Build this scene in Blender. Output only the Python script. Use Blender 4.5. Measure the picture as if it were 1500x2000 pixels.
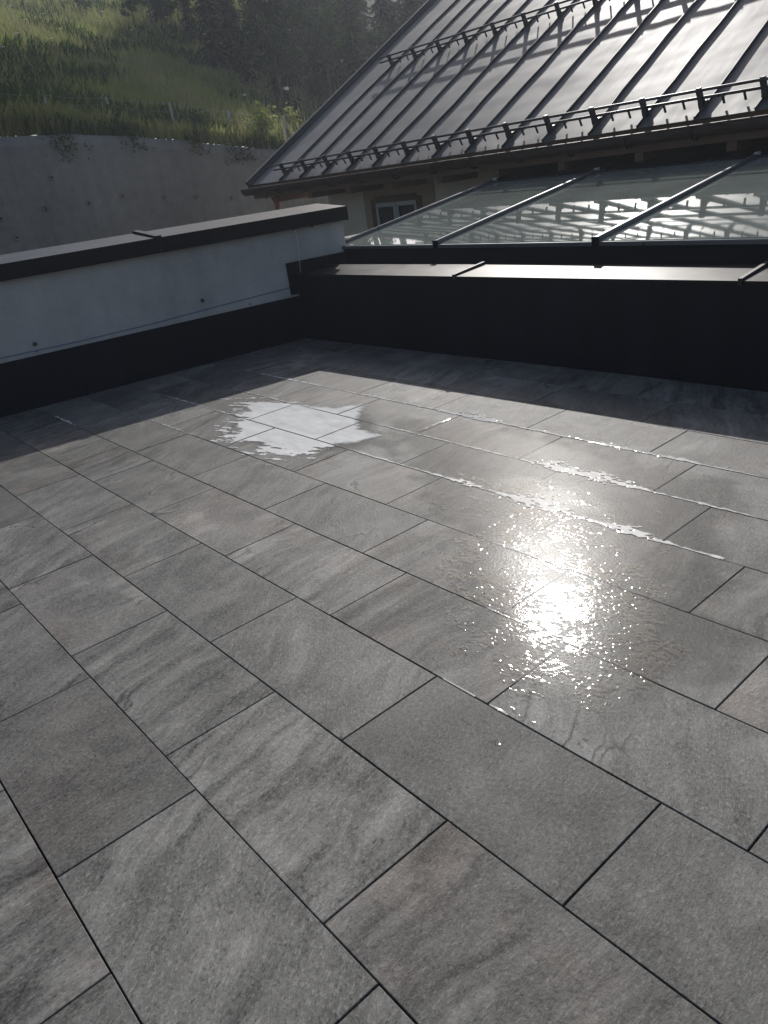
import bpy, math, random
import numpy as np
from mathutils import Vector, Matrix
R_ = math.radians
random.seed(7); rng = np.random.default_rng(11)
for o in list(bpy.data.objects): bpy.data.objects.remove(o)
scene = bpy.context.scene
COL = scene.collection

# ------------------------------------------------------------------ camera
CAM = np.array([0.0, 0.0, 1.5316])
FWD = np.array([-0.7199388, 0.5563747, -0.4148919])
RGT = np.array([0.6508920, 0.7487451, -0.1253809])
UPV = np.array([-0.2408896, 0.3603164, 0.9011905])
FPX, PW, PH = 1486.74, 1500, 2000
cd = bpy.data.cameras.new('camera'); cam = bpy.data.objects.new('camera', cd); COL.objects.link(cam)
cd.sensor_fit = 'VERTICAL'; cd.sensor_height = 24.0; cd.sensor_width = 18.0
cd.lens = FPX / PH * 24.0; cd.clip_start = 0.05; cd.clip_end = 3000
M = Matrix.Identity(4)
for i in range(3):
    M[i][0] = RGT[i]; M[i][1] = UPV[i]; M[i][2] = -FWD[i]; M[i][3] = CAM[i]
cam.matrix_world = M
scene.camera = cam
scene.render.resolution_x = 768; scene.render.resolution_y = 1024

# ------------------------------------------------------------------ sky, sun, exposure
SUN_AZ, SUN_EL = -38.6, 32.5            # azimuth from +Y towards +X
world = bpy.data.worlds.new('World'); scene.world = world; world.use_nodes = True
wn = world.node_tree; wn.nodes.clear()
sky = wn.nodes.new('ShaderNodeTexSky'); sky.sky_type = 'NISHITA'; sky.sun_disc = False
sky.sun_elevation = R_(SUN_EL); sky.sun_rotation = R_(SUN_AZ)
sky.air_density = 1.0; sky.dust_density = 4.0; sky.ozone_density = 1.0; sky.altitude = 900
bg = wn.nodes.new('ShaderNodeBackground'); bg.inputs['Strength'].default_value = 0.105
wo = wn.nodes.new('ShaderNodeOutputWorld')
wn.links.new(sky.outputs[0], bg.inputs[0]); wn.links.new(bg.outputs[0], wo.inputs[0])
SUN = np.array([math.sin(R_(SUN_AZ)) * math.cos(R_(SUN_EL)), math.cos(R_(SUN_AZ)) * math.cos(R_(SUN_EL)), math.sin(R_(SUN_EL))])
sl = bpy.data.lights.new('sun', 'SUN'); sl.energy = 3.8; sl.angle = R_(0.53); sl.color = (1.0, 0.965, 0.92)
so = bpy.data.objects.new('sun', sl); COL.objects.link(so)
so.rotation_euler = Vector(SUN).to_track_quat('Z', 'Y').to_euler(); so.location = (-30, 40, 40)
scene.view_settings.view_transform = 'Standard'; scene.view_settings.look = 'None'
scene.view_settings.gamma = 1.0; scene.view_settings.exposure = 0.14
scene.render.engine = 'CYCLES'

# ------------------------------------------------------------------ helpers
def ray(px):
    v = FWD + ((px[0] - PW / 2) / FPX) * RGT + ((PH / 2 - px[1]) / FPX) * UPV
    return v / np.linalg.norm(v)
def on_plane(px, n, q):
    n = np.array(n, float); v = ray(px)
    return CAM + v * (n @ (np.array(q, float) - CAM)) / (n @ v)
def on_z(px, z=0.0): return on_plane(px, (0, 0, 1), (0, 0, z))
def V(*a): return np.array(a, float)
def unit(v): v = np.array(v, float); return v / np.linalg.norm(v)

class MB:
    def __init__(s): s.v = []; s.f = []; s.sm = []
    def add(s, vs, fs, smooth=False):
        b = len(s.v); s.v += [tuple(map(float, x)) for x in vs]
        for f in fs: s.f.append(tuple(b + i for i in f)); s.sm.append(smooth)
        return s
    def box(s, o, ax, ay, az, c=0.0):
        """box from corner o spanned by three vectors; c = chamfer (on the edges of the az-top face)"""
        o, ax, ay, az = (np.array(q, float) for q in (o, ax, ay, az))
        if c <= 0:
            vs = [o, o+ax, o+ax+ay, o+ay, o+az, o+ax+az, o+ax+ay+az, o+ay+az]
            fs = [(0,3,2,1),(4,5,6,7),(0,1,5,4),(1,2,6,5),(2,3,7,6),(3,0,4,7)]
        else:
            ux, uy, uz = unit(ax)*c, unit(ay)*c, unit(az)*c
            base = [o, o+ax, o+ax+ay, o+ay]
            mid = [q+az-uz for q in base]
            top = [base[0]+az+ux+uy, base[1]+az-ux+uy, base[2]+az-ux-uy, base[3]+az+ux-uy]
            vs = base+mid+top
            fs = [(0,3,2,1),(8,9,10,11)]
            for i in range(4):
                j = (i+1) % 4
                fs += [(i,j,4+j,4+i),(4+i,4+j,8+j,8+i)]
        if np.dot(np.cross(ax, ay), az) < 0: fs = [tuple(reversed(f)) for f in fs]
        return s.add(vs, fs)
    def tube(s, p0, p1, r0, r1=None, n=8, caps=True):
        p0 = np.array(p0, float); p1 = np.array(p1, float); r1 = r0 if r1 is None else r1
        d = unit(p1-p0); a = unit(np.cross(d, (0,0,1) if abs(d[2]) < .9 else (1,0,0))); b = np.cross(d, a)
        vs = []
        for p, r in ((p0,r0),(p1,r1)):
            for i in range(n):
                t = 2*math.pi*i/n; vs.append(p+r*(math.cos(t)*a+math.sin(t)*b))
        s.add(vs, [(i,(i+1)%n,n+(i+1)%n,n+i) for i in range(n)], True)
        if caps: s.add(vs, [tuple(range(n-1,-1,-1)), tuple(range(n,2*n))])
        return s
    def path(s, pts, r, n=6):
        pts = [np.array(p, float) for p in pts]; vs = []
        for k, p in enumerate(pts):
            d = unit(pts[min(k+1,len(pts)-1)]-pts[max(k-1,0)])
            a = unit(np.cross(d, (0,0,1) if abs(d[2]) < .95 else (1,0,0))); b = np.cross(d, a)
            rr = r[k] if hasattr(r, '__len__') else r
            for i in range(n):
                t = 2*math.pi*i/n; vs.append(p+rr*(math.cos(t)*a+math.sin(t)*b))
        fs = []
        for k in range(len(pts)-1):
            fs += [(k*n+i, k*n+(i+1)%n, (k+1)*n+(i+1)%n, (k+1)*n+i) for i in range(n)]
        s.add(vs, fs, True); m = len(pts)-1
        s.add(vs, [tuple(range(n-1,-1,-1)), tuple(m*n+i for i in range(n))])
        return s
    def extrude(s, prof, axis, length_vec, closed=True):
        """prof: list of 3D points (planar loop), extruded along length_vec"""
        n = len(prof); L = np.array(length_vec, float)
        vs = [np.array(q, float) for q in prof]+[np.array(q, float)+L for q in prof]
        fs = [(i,(i+1)%n,n+(i+1)%n,n+i) for i in range(n if closed else n-1)]
        if closed: fs += [tuple(range(n-1,-1,-1)), tuple(range(n,2*n))]
        return s.add(vs, fs)
    def mesh(s, name, org=(0,0,0)):
        m = bpy.data.meshes.new(name)
        o = np.array(org, float)
        m.from_pydata([tuple(np.array(v)-o) for v in s.v], [], s.f)
        m.polygons.foreach_set('use_smooth', s.sm); m.validate(); m.update()
        return m
    def build(s, name, mat, parent=None, org=None):
        """verts are in world space; the object's origin is org (default: the parent's own location or 0)"""
        po = V(*parent_world(parent)) if parent else V(0,0,0)
        oo = V(*org) if org is not None else po
        m = s.mesh(name, oo); o = bpy.data.objects.new(name, m); COL.objects.link(o)
        if mat: m.materials.append(mat)
        o.parent = parent; o.location = tuple(oo-po); fixn(m)
        return o
def fixn(m):
    import bmesh
    b = bmesh.new(); b.from_mesh(m); bmesh.ops.recalc_face_normals(b, faces=b.faces); b.to_mesh(m); b.free()
def parent_world(o):
    p = Vector((0,0,0))
    while o: p = p+o.location; o = o.parent
    return p
def tag(o, label=None, cat=None, group=None, kind=None):
    if label: o['label'] = label
    if cat: o['category'] = cat
    if group: o['group'] = group
    if kind: o['kind'] = kind
    return o
def empty(name, loc, label=None, cat=None, group=None):
    o = bpy.data.objects.new(name, None); COL.objects.link(o); o.location = tuple(map(float, loc)); o.empty_display_size = .2
    return tag(o, label, cat, group)
def inst(o, loc, parent=None, rot=None, scale=None):
    c = o.copy(); COL.objects.link(c); c.location = tuple(map(float, loc)); c.parent = parent
    if rot is not None: c.rotation_euler = rot
    if scale is not None: c.scale = scale
    return c

# numpy value noise
_LAT = rng.random((256, 256))
def vnoise(x, y, seed=0):
    x = np.asarray(x, float)+seed*17.31; y = np.asarray(y, float)+seed*9.77
    xi = np.floor(x).astype(int); yi = np.floor(y).astype(int); fx = x-xi; fy = y-yi
    fx = fx*fx*(3-2*fx); fy = fy*fy*(3-2*fy)
    g = lambda a, b: _LAT[a & 255, b & 255]
    return (g(xi,yi)*(1-fx)+g(xi+1,yi)*fx)*(1-fy)+(g(xi,yi+1)*(1-fx)+g(xi+1,yi+1)*fx)*fy
def fbm(x, y, seed=0, oct=4):
    t = 0; a = .5; s = 0
    for k in range(oct): t = t+a*vnoise(x*2**k, y*2**k, seed+k); s += a; a *= .5
    return t/s

# ------------------------------------------------------------------ materials
class NT:
    def __init__(s, name):
        s.m = bpy.data.materials.new(name); s.m.use_nodes = True; s.t = s.m.node_tree; s.t.nodes.clear()
        s.out = s.n('ShaderNodeOutputMaterial')
    def n(s, typ, **kw):
        nd = s.t.nodes.new(typ)
        for k, v in kw.items():
            if k.startswith('i_'):
                key = k[2:]; key = int(key) if key.isdigit() else key.replace('_', ' ')
                s.set(nd.inputs[key], v)
            else: setattr(nd, k, v)
        return nd
    def set(s, sock, v):
        if isinstance(v, bpy.types.NodeSocket): s.t.links.new(v, sock)
        elif isinstance(v, bpy.types.Node): s.t.links.new(v.outputs[0], sock)
        else: sock.default_value = v
    def math(s, op, a, b=0.0, c=None, clamp=False):
        nd = s.n('ShaderNodeMath', operation=op, use_clamp=clamp); s.set(nd.inputs[0], a); s.set(nd.inputs[1], b)
        if c is not None: s.set(nd.inputs[2], c)
        return nd.outputs[0]
    def vmath(s, op, a, b):
        nd = s.n('ShaderNodeVectorMath', operation=op); s.set(nd.inputs[0], a); s.set(nd.inputs[1], b); return nd.outputs[0]
    def noise(s, vec, scale, detail=4, rough=.55, dist=0.0):
        nd = s.n('ShaderNodeTexNoise'); s.set(nd.inputs['Vector'], vec); nd.inputs['Scale'].default_value = scale
        nd.inputs['Detail'].default_value = detail; nd.inputs['Roughness'].default_value = rough; nd.inputs['Distortion'].default_value = dist
        return nd.outputs[0]
    def ramp(s, fac, stops):
        nd = s.n('ShaderNodeValToRGB'); s.set(nd.inputs[0], fac); e = nd.color_ramp.elements
        while len(e) < len(stops): e.new(.5)
        for q, (p, c) in zip(e, stops):
            q.position = p; q.color = (c, c, c, 1) if not hasattr(c, '__len__') else (*c, 1)
        return nd.outputs[0]
    def map(s, vec, scale=(1,1,1), rot=(0,0,0), loc=(0,0,0)):
        nd = s.n('ShaderNodeMapping'); s.set(nd.inputs[0], vec); nd.inputs['Scale'].default_value = scale
        nd.inputs['Rotation'].default_value = rot; nd.inputs['Location'].default_value = loc; return nd.outputs[0]
    def mix(s, fac, a, b, mode='MIX'):
        nd = s.n('ShaderNodeMix', data_type='RGBA', blend_type=mode)
        s.set(nd.inputs[0], fac); s.set(nd.inputs[6], a if not isinstance(a, tuple) else (*a, 1)[:4]); s.set(nd.inputs[7], b if not isinstance(b, tuple) else (*b, 1)[:4])
        return nd.outputs[2]
    def bump(s, h, strength=.3, dist=.01, normal=None):
        nd = s.n('ShaderNodeBump'); s.set(nd.inputs['Height'], h); nd.inputs['Strength'].default_value = strength; nd.inputs['Distance'].default_value = dist
        if normal is not None: s.set(nd.inputs['Normal'], normal)
        return nd.outputs[0]
    def bsdf(s, **kw):
        b = s.n('ShaderNodeBsdfPrincipled')
        for k, v in kw.items():
            key = k.replace('_', ' ')
            key = {'Base Color':'Base Color','Specular':'Specular IOR Level'}.get(key, key)
            if isinstance(v, tuple) and len(v) == 3 and key not in ('Normal',): v = (*v, 1)
            s.set(b.inputs[key], v)
        s.t.links.new(b.outputs[0], s.out.inputs[0]); return b
    def schlick(s, f0, nrm=None):
        g = s.n('ShaderNodeNewGeometry')
        d = s.n('ShaderNodeVectorMath', operation='DOT_PRODUCT'); s.set(d.inputs[0], g.outputs['Incoming']); s.set(d.inputs[1], nrm if nrm is not None else g.outputs['Normal'])
        k = s.math('POWER', s.math('SUBTRACT', 1.0, s.math('ABSOLUTE', d.outputs['Value']), clamp=True), 5.0)
        return s.math('MULTIPLY_ADD', k, 1-f0, f0, clamp=True)
    def obj(s): return s.n('ShaderNodeTexCoord').outputs['Object']
    def geo(s): return s.n('ShaderNodeNewGeometry').outputs['Position']
    def rand(s): return s.n('ShaderNodeObjectInfo').outputs['Random']

def mat_simple(name, col, rough=.5, metal=0.0, var=.15, nscale=8, bump=.0, spec=.5, world=True):
    t = NT(name); co = t.geo() if world else t.obj()
    nz = t.noise(co, nscale, 5, .6)
    k = t.math('MULTIPLY_ADD', nz, 2*var, 1-var)
    c = t.vmath('SCALE', col, (0,0,0)); c.node.inputs['Scale'].default_value = 1; t.set(c.node.inputs['Scale'], k)
    rr = t.math('MULTIPLY_ADD', t.noise(co, nscale*1.7, 4), .16, rough-.08)
    kw = dict(Base_Color=c, Roughness=rr, Metallic=metal, Specular=spec)
    if bump: kw['Normal'] = t.bump(t.noise(co, nscale*6, 5, .6), bump, .01)
    t.bsdf(**kw); return t.m

def mat_dusty(name, c1, c2, rough, spec):
    t = NT(name); g = t.geo()
    run = t.noise(t.map(g, (2.2, 2.2, .35)), 2.0, 6, .65); fl = t.noise(g, 1.1, 4, .6)
    f = t.math('MULTIPLY', t.ramp(run, [(.42, 0), (.75, 1)]), t.ramp(fl, [(.35, .2), (.65, 1)]))
    t.bsdf(Base_Color=t.mix(f, c1, c2), Roughness=t.math('MULTIPLY_ADD', fl, .2, rough-.1), Specular=spec, Normal=t.bump(t.noise(g, .9, 2, .4), .12, .03)); return t.m

def mat_tile():
    t = NT('stone_porcelain'); oi = t.n('ShaderNodeObjectInfo'); rnd = oi.outputs['Random']
    co = t.n('ShaderNodeTexCoord').outputs['Object']
    # per-tile offset so that every tile shows another cut of the stone
    wn_ = t.n('ShaderNodeTexWhiteNoise', noise_dimensions='1D'); t.set(wn_.inputs['W'], t.math('MULTIPLY', rnd, 913.7))
    off = t.vmath('SCALE', wn_.outputs['Color'], (0,0,0)); off.node.inputs['Scale'].default_value = 40
    p = t.vmath('ADD', co, off)
    wn2 = t.n('ShaderNodeTexWhiteNoise', noise_dimensions='1D'); t.set(wn2.inputs['W'], t.math('MULTIPLY', rnd, 377.1))
    sep = t.n('ShaderNodeSeparateColor'); t.set(sep.inputs[0], wn2.outputs['Color'])
    r1, r2, r3 = sep.outputs[0], sep.outputs[1], sep.outputs[2]
    ang = t.math('MULTIPLY_ADD', r1, .7, .95)
    vr = t.n('ShaderNodeVectorRotate', rotation_type='Z_AXIS'); t.set(vr.inputs['Vector'], p); t.set(vr.inputs['Angle'], ang)
    pr_ = vr.outputs[0]
    warp = t.n('ShaderNodeTexNoise'); t.set(warp.inputs['Vector'], p); warp.inputs['Scale'].default_value = 2.2; warp.inputs['Detail'].default_value = 4
    wv = t.vmath('SCALE', t.vmath('SUBTRACT', warp.outputs['Color'], (.5,.5,.5)), (0,0,0)); wv.node.inputs['Scale'].default_value = .22
    ps = t.vmath('ADD', pr_, wv)
    st = lambda f, lo, hi: t.math('SUBTRACT', t.ramp(f, [(lo, 0), (hi, 1)]), .5)      # stretch to -.5 .. .5
    streak = t.noise(t.map(ps, (1.0, 6.0, 1)), 1.7, 7, .62)           # layered, drawn-out bands
    streak2 = t.noise(t.map(ps, (1.4, 13, 1)), 2.6, 6, .6)
    broad = t.noise(p, 3.0, 5, .6, .8)
    cloud = t.noise(p, 13, 6, .65)
    fine = t.noise(t.map(pr_, (.85, 1.1, 1)), 85, 4, .85)
    flake = t.noise(t.map(pr_, (.6, 1.4, 1)), 120, 2, .6)
    sg = t.ramp(r2, [(.15, 0.22), (.8, 1.0)])                          # how banded this tile is
    sv = t.math('MULTIPLY', t.math('ADD', st(streak, .33, .68), t.math('MULTIPLY', st(streak2, .36, .66), .5)), sg)
    base = t.math('MULTIPLY_ADD', sv, .95, .95)
    for f_, lo, hi, k in ((broad,.34,.66,.46),(cloud,.32,.68,.22),(fine,.32,.68,.72)):
        base = t.math('ADD', base, t.math('MULTIPLY', st(f_, lo, hi), k))
    base = t.math('ADD', base, t.math('MULTIPLY', t.ramp(flake, [(.56, 0), (.66, 1)]), .52))
    base = t.math('ADD', base, t.math('MULTIPLY', t.ramp(t.noise(p, 110, 2, .5), [(.58, 0), (.65, 1)]), -.32))
    wisp = t.math('MULTIPLY', t.ramp(t.math('ABSOLUTE', t.math('SUBTRACT', t.noise(t.map(ps, (.55, 2.6, 1)), 1.9, 6, .6), .5)), [(0, 1), (.03, .35), (.06, 0)]), t.ramp(t.noise(p, 2.2, 3), [(.48, 0), (.62, 1)]))
    base = t.math('ADD', base, t.math('MULTIPLY', wisp, .42))
    # pale worn patch on some tiles
    base = t.math('ADD', base, t.math('MULTIPLY', t.math('MULTIPLY', t.ramp(t.noise(ps, 2.3, 5, .6), [(.56, 0), (.62, 1)]), r1), .45))
    # veins: thin dark cracks with a pale edge
    vn = t.math('ABSOLUTE', t.math('SUBTRACT', t.noise(t.map(ps, (.7, 1.6, 1)), 1.25, 5, .5), .5))
    gate = t.math('MULTIPLY', t.ramp(t.noise(p, 1.7, 2), [(.50, 0), (.60, 1)]), t.ramp(r3, [(.35, 0), (.45, 1)]))
    crack = t.math('MULTIPLY', t.ramp(vn, [(0, 1), (.007, 0)]), gate)
    pale = t.math('MULTIPLY', t.ramp(t.math('ABSOLUTE', t.math('SUBTRACT', vn, .016)), [(0, 1), (.012, 0)]), gate)
    base = t.math('ADD', base, t.math('MULTIPLY', crack, -.6)); base = t.math('ADD', base, t.math('MULTIPLY', pale, .35))
    base = t.math('MULTIPLY', base, t.math('MULTIPLY_ADD', r3, .36, .82))
    tint = t.mix(t.math('MULTIPLY', t.ramp(t.noise(p, 2.4, 3), [(.45, 0), (.7, 1)]), t.ramp(r1, [(.45, 0), (.95, .85)])), (.124,.120,.109), (.152,.124,.106))
    col = t.vmath('SCALE', tint, (0,0,0)); t.set(col.node.inputs['Scale'], t.math('MAXIMUM', base, .22))
    h = t.math('ADD', t.math('MULTIPLY', fine, 1.0), t.math('MULTIPLY', flake, .6))
    h = t.math('ADD', h, t.math('MULTIPLY', streak, 1.2)); h = t.math('ADD', h, t.math('MULTIPLY', crack, -.5))
    nrm = t.bump(h, .7, .0026)
    rough = t.math('MULTIPLY_ADD', cloud, .2, .47)
    t.bsdf(Base_Color=col, Roughness=rough, Normal=nrm, Specular=.2)
    return t.m

def mat_water(name, rough, bumpy=0.0, scale=60, tintv=.8, fade=False):
    t = NT(name); geo = t.geo()
    kw = {}
    if bumpy: nrm = t.bump(t.noise(geo, scale, 3, .5), bumpy, .004)
    else: nrm = None
    gl = t.n('ShaderNodeBsdfGlossy'); gl.inputs['Roughness'].default_value = rough; gl.inputs['Color'].default_value = (1,1,1,1)
    tr = t.n('ShaderNodeBsdfTransparent'); tr.inputs['Color'].default_value = (tintv, tintv, tintv, 1)
    if nrm is not None:
        t.set(gl.inputs['Normal'], nrm)
    mx = t.n('ShaderNodeMixShader'); t.set(mx.inputs[0], t.schlick(.024, nrm)); t.set(mx.inputs[1], tr.outputs[0]); t.set(mx.inputs[2], gl.outputs[0])
    if fade: t.set(mx.inputs[0], t.math('MULTIPLY', t.schlick(.024, nrm), .14))
    at = t.n('ShaderNodeAttribute', attribute_name='depth')
    clear = t.n('ShaderNodeBsdfTransparent'); m0 = t.n('ShaderNodeMixShader')
    t.set(m0.inputs[0], at.outputs['Fac']); t.set(m0.inputs[1], clear.outputs[0]); t.set(m0.inputs[2], mx.outputs[0])
    t.t.links.new(m0.outputs[0] if fade else mx.outputs[0], t.out.inputs[0]); return t.m

def mat_milky(name, opac, col):
    """cloudy pale water: a semi-opaque matt body under a glossy skin"""
    t = NT(name); g = t.geo()
    tr = t.n('ShaderNodeBsdfTransparent'); tr.inputs['Color'].default_value = (.9,.9,.9,1)
    df = t.n('ShaderNodeBsdfDiffuse'); nz = t.noise(t.map(g, (1,2.5,1)), 5, 5, .6)
    c = t.vmath('SCALE', col, (0,0,0)); t.set(c.node.inputs['Scale'], t.math('MULTIPLY_ADD', nz, .2, .9)); t.set(df.inputs[0], c)
    m1 = t.n('ShaderNodeMixShader'); at = t.n('ShaderNodeAttribute', attribute_name='depth'); t.set(m1.inputs[0], t.math('MULTIPLY', t.math('MULTIPLY_ADD', t.math('SUBTRACT', nz, .5), .5, opac, clamp=True), t.math('MULTIPLY_ADD', at.outputs['Fac'], .62, .38))); t.set(m1.inputs[1], tr.outputs[0]); t.set(m1.inputs[2], df.outputs[0])
    gl = t.n('ShaderNodeBsdfGlossy'); gl.inputs['Roughness'].default_value = .08
    m2 = t.n('ShaderNodeMixShader'); t.set(m2.inputs[0], t.schlick(.024)); t.set(m2.inputs[1], m1.outputs[0]); t.set(m2.inputs[2], gl.outputs[0])
    t.t.links.new(m2.outputs[0], t.out.inputs[0]); return t.m

def mat_concrete(name, col, pores=True, stain=.25, blotch=1.0):
    t = NT(name); g = t.geo()
    b1 = t.noise(g, .7*blotch, 5, .6); b2 = t.noise(g, 5, 6, .65); b3 = t.noise(g, 60, 3, .6)
    k = t.math('ADD', t.math('MULTIPLY_ADD', t.math('SUBTRACT', b1, .5), stain*2.4, 1.0), t.math('MULTIPLY', t.math('SUBTRACT', b2, .5), stain*1.6))
    k = t.math('ADD', k, t.math('MULTIPLY', t.math('SUBTRACT', b3, .5), .2))
    run = t.noise(t.map(g, (3, 3, .18)), 2.0, 4, .6)
    k = t.math('ADD', k, t.math('MULTIPLY', t.math('SUBTRACT', run, .5), stain*1.1))
    if pores:
        vo = t.n('ShaderNodeTexVoronoi'); t.set(vo.inputs['Vector'], g); vo.inputs['Scale'].default_value = 26
        hole = t.math('MULTIPLY', t.ramp(vo.outputs['Distance'], [(.07, 1), (.13, 0)]), t.ramp(t.noise(g, 3.1, 2), [(.5, 0), (.56, 1)]))
        k = t.math('MULTIPLY', k, t.math('MULTIPLY_ADD', hole, -.6, 1))
        h = t.math('ADD', b3, t.math('MULTIPLY', hole, -3))
    else: h = b3
    c = t.vmath('SCALE', col, (0,0,0)); t.set(c.node.inputs['Scale'], t.math('MAXIMUM', k, .2))
    t.bsdf(Base_Color=c, Roughness=.85, Normal=t.bump(h, .4, .004), Specular=.3); return t.m

def mat_roof():
    t = NT('standing_seam_metal'); g = t.geo()
    oil = t.noise(t.map(g, (1.0, .6, .6)), 1.5, 2, .4, .4)             # oil-canning dents of the thin sheet
    oil2 = t.noise(t.map(g, (1.0, 1.6, 1.6)), 1.6, 1, .4)
    h = t.math('ADD', t.math('MULTIPLY', oil, 1.0), t.math('MULTIPLY', oil2, .45))
    dust = t.noise(t.map(g, (5, .8, .8)), 2.4, 6, .65)
    c = t.mix(t.ramp(dust, [(.35, 0), (.7, 1)]), (.074,.075,.077), (.108,.106,.104))
    t.bsdf(Base_Color=c, Metallic=.05, Roughness=t.math('MULTIPLY_ADD', dust, .12, .50), Normal=t.bump(h, .42, .05), Specular=.34)
    return t.m

def mat_glass():
    t = NT('dusty_glass'); g = t.geo()
    nrm = t.bump(t.noise(t.map(g, (.55, .9, 1)), .9, 1, .3), .30, .012)
    dust = t.noise(g, 2.2, 6, .65); speck = t.noise(g, 90, 2, .5)
    d = t.math('ADD', t.math('MULTIPLY_ADD', dust, .45, .20), t.math('MULTIPLY', t.ramp(speck, [(.66, 0), (.72, 1)]), .3))
    tr = t.n('ShaderNodeBsdfTransparent'); tr.inputs['Color'].default_value = (.62,.72,.66,1)
    df = t.n('ShaderNodeBsdfDiffuse'); df.inputs['Color'].default_value = (.46,.50,.45,1)
    gl = t.n('ShaderNodeBsdfGlossy'); gl.inputs['Roughness'].default_value = .025; t.set(gl.inputs['Normal'], nrm)
    m1 = t.n('ShaderNodeMixShader'); t.set(m1.inputs[0], d); t.set(m1.inputs[1], tr.outputs[0]); t.set(m1.inputs[2], df.outputs[0])
    m2 = t.n('ShaderNodeMixShader'); t.set(m2.inputs[0], t.schlick(.24, nrm)); t.set(m2.inputs[1], m1.outputs[0]); t.set(m2.inputs[2], gl.outputs[0])
    t.t.links.new(m2.outputs[0], t.out.inputs[0]); return t.m

def mat_leaf(name, c1, c2, trans=.45, c3=None):
    t = NT(name); g = t.geo()
    f = t.ramp(t.noise(g, 1.7, 3, .6), [(.35, 0), (.65, 1)])
    c = t.mix(f, c1, c2)
    isl = t.n('ShaderNodeNewGeometry').outputs['Random Per Island']
    c = t.mix(t.math('MULTIPLY', isl, .6), c, c3 if c3 else tuple(x*.55 for x in c1))
    df = t.n('ShaderNodeBsdfDiffuse'); t.set(df.inputs[0], c)
    tl = t.n('ShaderNodeBsdfTranslucent'); t.set(tl.inputs[0], c)
    mx = t.n('ShaderNodeMixShader'); mx.inputs[0].default_value = trans
    t.set(mx.inputs[1], df.outputs[0]); t.set(mx.inputs[2], tl.outputs[0])
    t.t.links.new(mx.outputs[0], t.out.inputs[0]); return t.m

MT = dict(
    tile=mat_tile(),
    bed=mat_simple('gravel_bed', (.02,.02,.02), .9, nscale=60),
    black=mat_dusty('black_sheet_metal', (.005,.0062,.012), (.012,.014,.022), .5, .18),  # blue cast of the shaded walls is put into this black
    coping=mat_simple('anthracite_coping', (.006,.0066,.008), .38, .0, .15, 2.5, 0, .2),
    concrete=mat_concrete('parapet_concrete', (.42,.40,.365)),
    rconcrete=mat_concrete('retaining_concrete', (.18,.177,.17), False, .45, .5),
    chalk=mat_simple('blue_chalk', (.16,.17,.25), .9),
    roof=mat_roof(),
    seam=mat_simple('seam_metal', (.022,.022,.025), .5, .0, .15, 3, 0, .3),  # darker than the roof sheet, carrying the seams' shaded side in the colour
    rail=mat_simple('guard_steel', (.03,.03,.032), .4, .3, .1, 5),
    copper=mat_simple('aged_copper', (.045,.027,.020), .5, .3, .3, 6),
    copperpipe=mat_simple('copper_pipe', (.30,.115,.055), .38, .7, .25, 6),
    wood=mat_simple('brown_soffit_wood', (.15,.085,.048), .7, .0, .3, 6),
    plaster=mat_simple('cream_plaster', (.56,.49,.38), .9, 0, .10, 3, .2),
    trim=mat_simple('ochre_trim', (.30,.22,.15), .85, 0, .12, 4),
    winbrown=mat_simple('brown_window_wood', (.085,.045,.03), .6, 0, .2, 8),
    white=mat_simple('white_window_paint', (.42,.42,.40), .5, 0, .06, 8),
    winglass=mat_simple('window_glass', (.012,.014,.016), .06, 0, .05, 2, 0, .8),
    alu=mat_simple('glazing_bar_aluminium', (.16,.165,.17), .30, .7, .08, 4),
    bolt=mat_simple('steel_bolt', (.10,.10,.11), .4, .7, .2, 30),
    cable=mat_simple('white_cable', (.55,.55,.52), .5),
    glass=mat_glass(),
    milky=mat_milky('milky_puddle', .92, (.80,.79,.755)),
    jointw=mat_milky('milky_joint_water', .84, (.80,.79,.75)),
    film=mat_water('wet_film', .26, .10, 90, .76, True),
    drop=mat_water('water_beads', .06, .085, 130, .74),
    grass=mat_leaf('meadow_grass', (.16,.225,.038), (.26,.28,.075), .5, (.36,.34,.16)),
    weed=mat_leaf('weed_leaves', (.035,.075,.018), (.070,.115,.030), .4),
    stalk=mat_leaf('dry_stalks', (.30,.29,.14), (.38,.34,.20), .4, (.22,.24,.09)),
    petal=mat_leaf('pale_petals', (.60,.52,.52), (.72,.66,.60), .4, (.62,.42,.46)),
    conifer=mat_leaf('spruce_needles', (.022,.040,.020), (.035,.055,.026), .2),
    broadleaf=mat_leaf('broad_leaves', (.035,.065,.020), (.060,.090,.028), .35),
    bark=mat_simple('bark', (.10,.085,.07), .9, 0, .3, 9, .4),
    postwood=mat_simple('grey_post', (.42,.41,.38), .8, 0, .2, 12),
    wire=mat_simple('galvanised_wire', (.22,.225,.23), .6, .1, .1, 9),
    soil=mat_simple('meadow_soil', (.035,.042,.018), .95, 0, .35, .8, .4, .05),
    inside=mat_simple('dim_room_floor', (.10,.105,.10), .8),
)

# ------------------------------------------------------------------ ground, terrace
TH = .40                                              # tile row height in metres (tile is 0.80 x 0.40)
WA = V(-6.583, 4.392, 0); WB = V(-1.973, 4.550, 0)    # far parapet, foot of the terrace side
WC = V(-6.868, 1.630, 0)                              # left parapet, foot of the terrace side
FX = unit(WB-WA); FN = V(-FX[1], FX[0], 0)            # along / behind the far parapet
LY = unit(WA-WC); LN = V(-LY[1], LY[0], 0)            # along / behind (to the left of) the left parapet
if LN[0] > 0: LN = -LN
UPZ = V(0,0,1)

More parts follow.
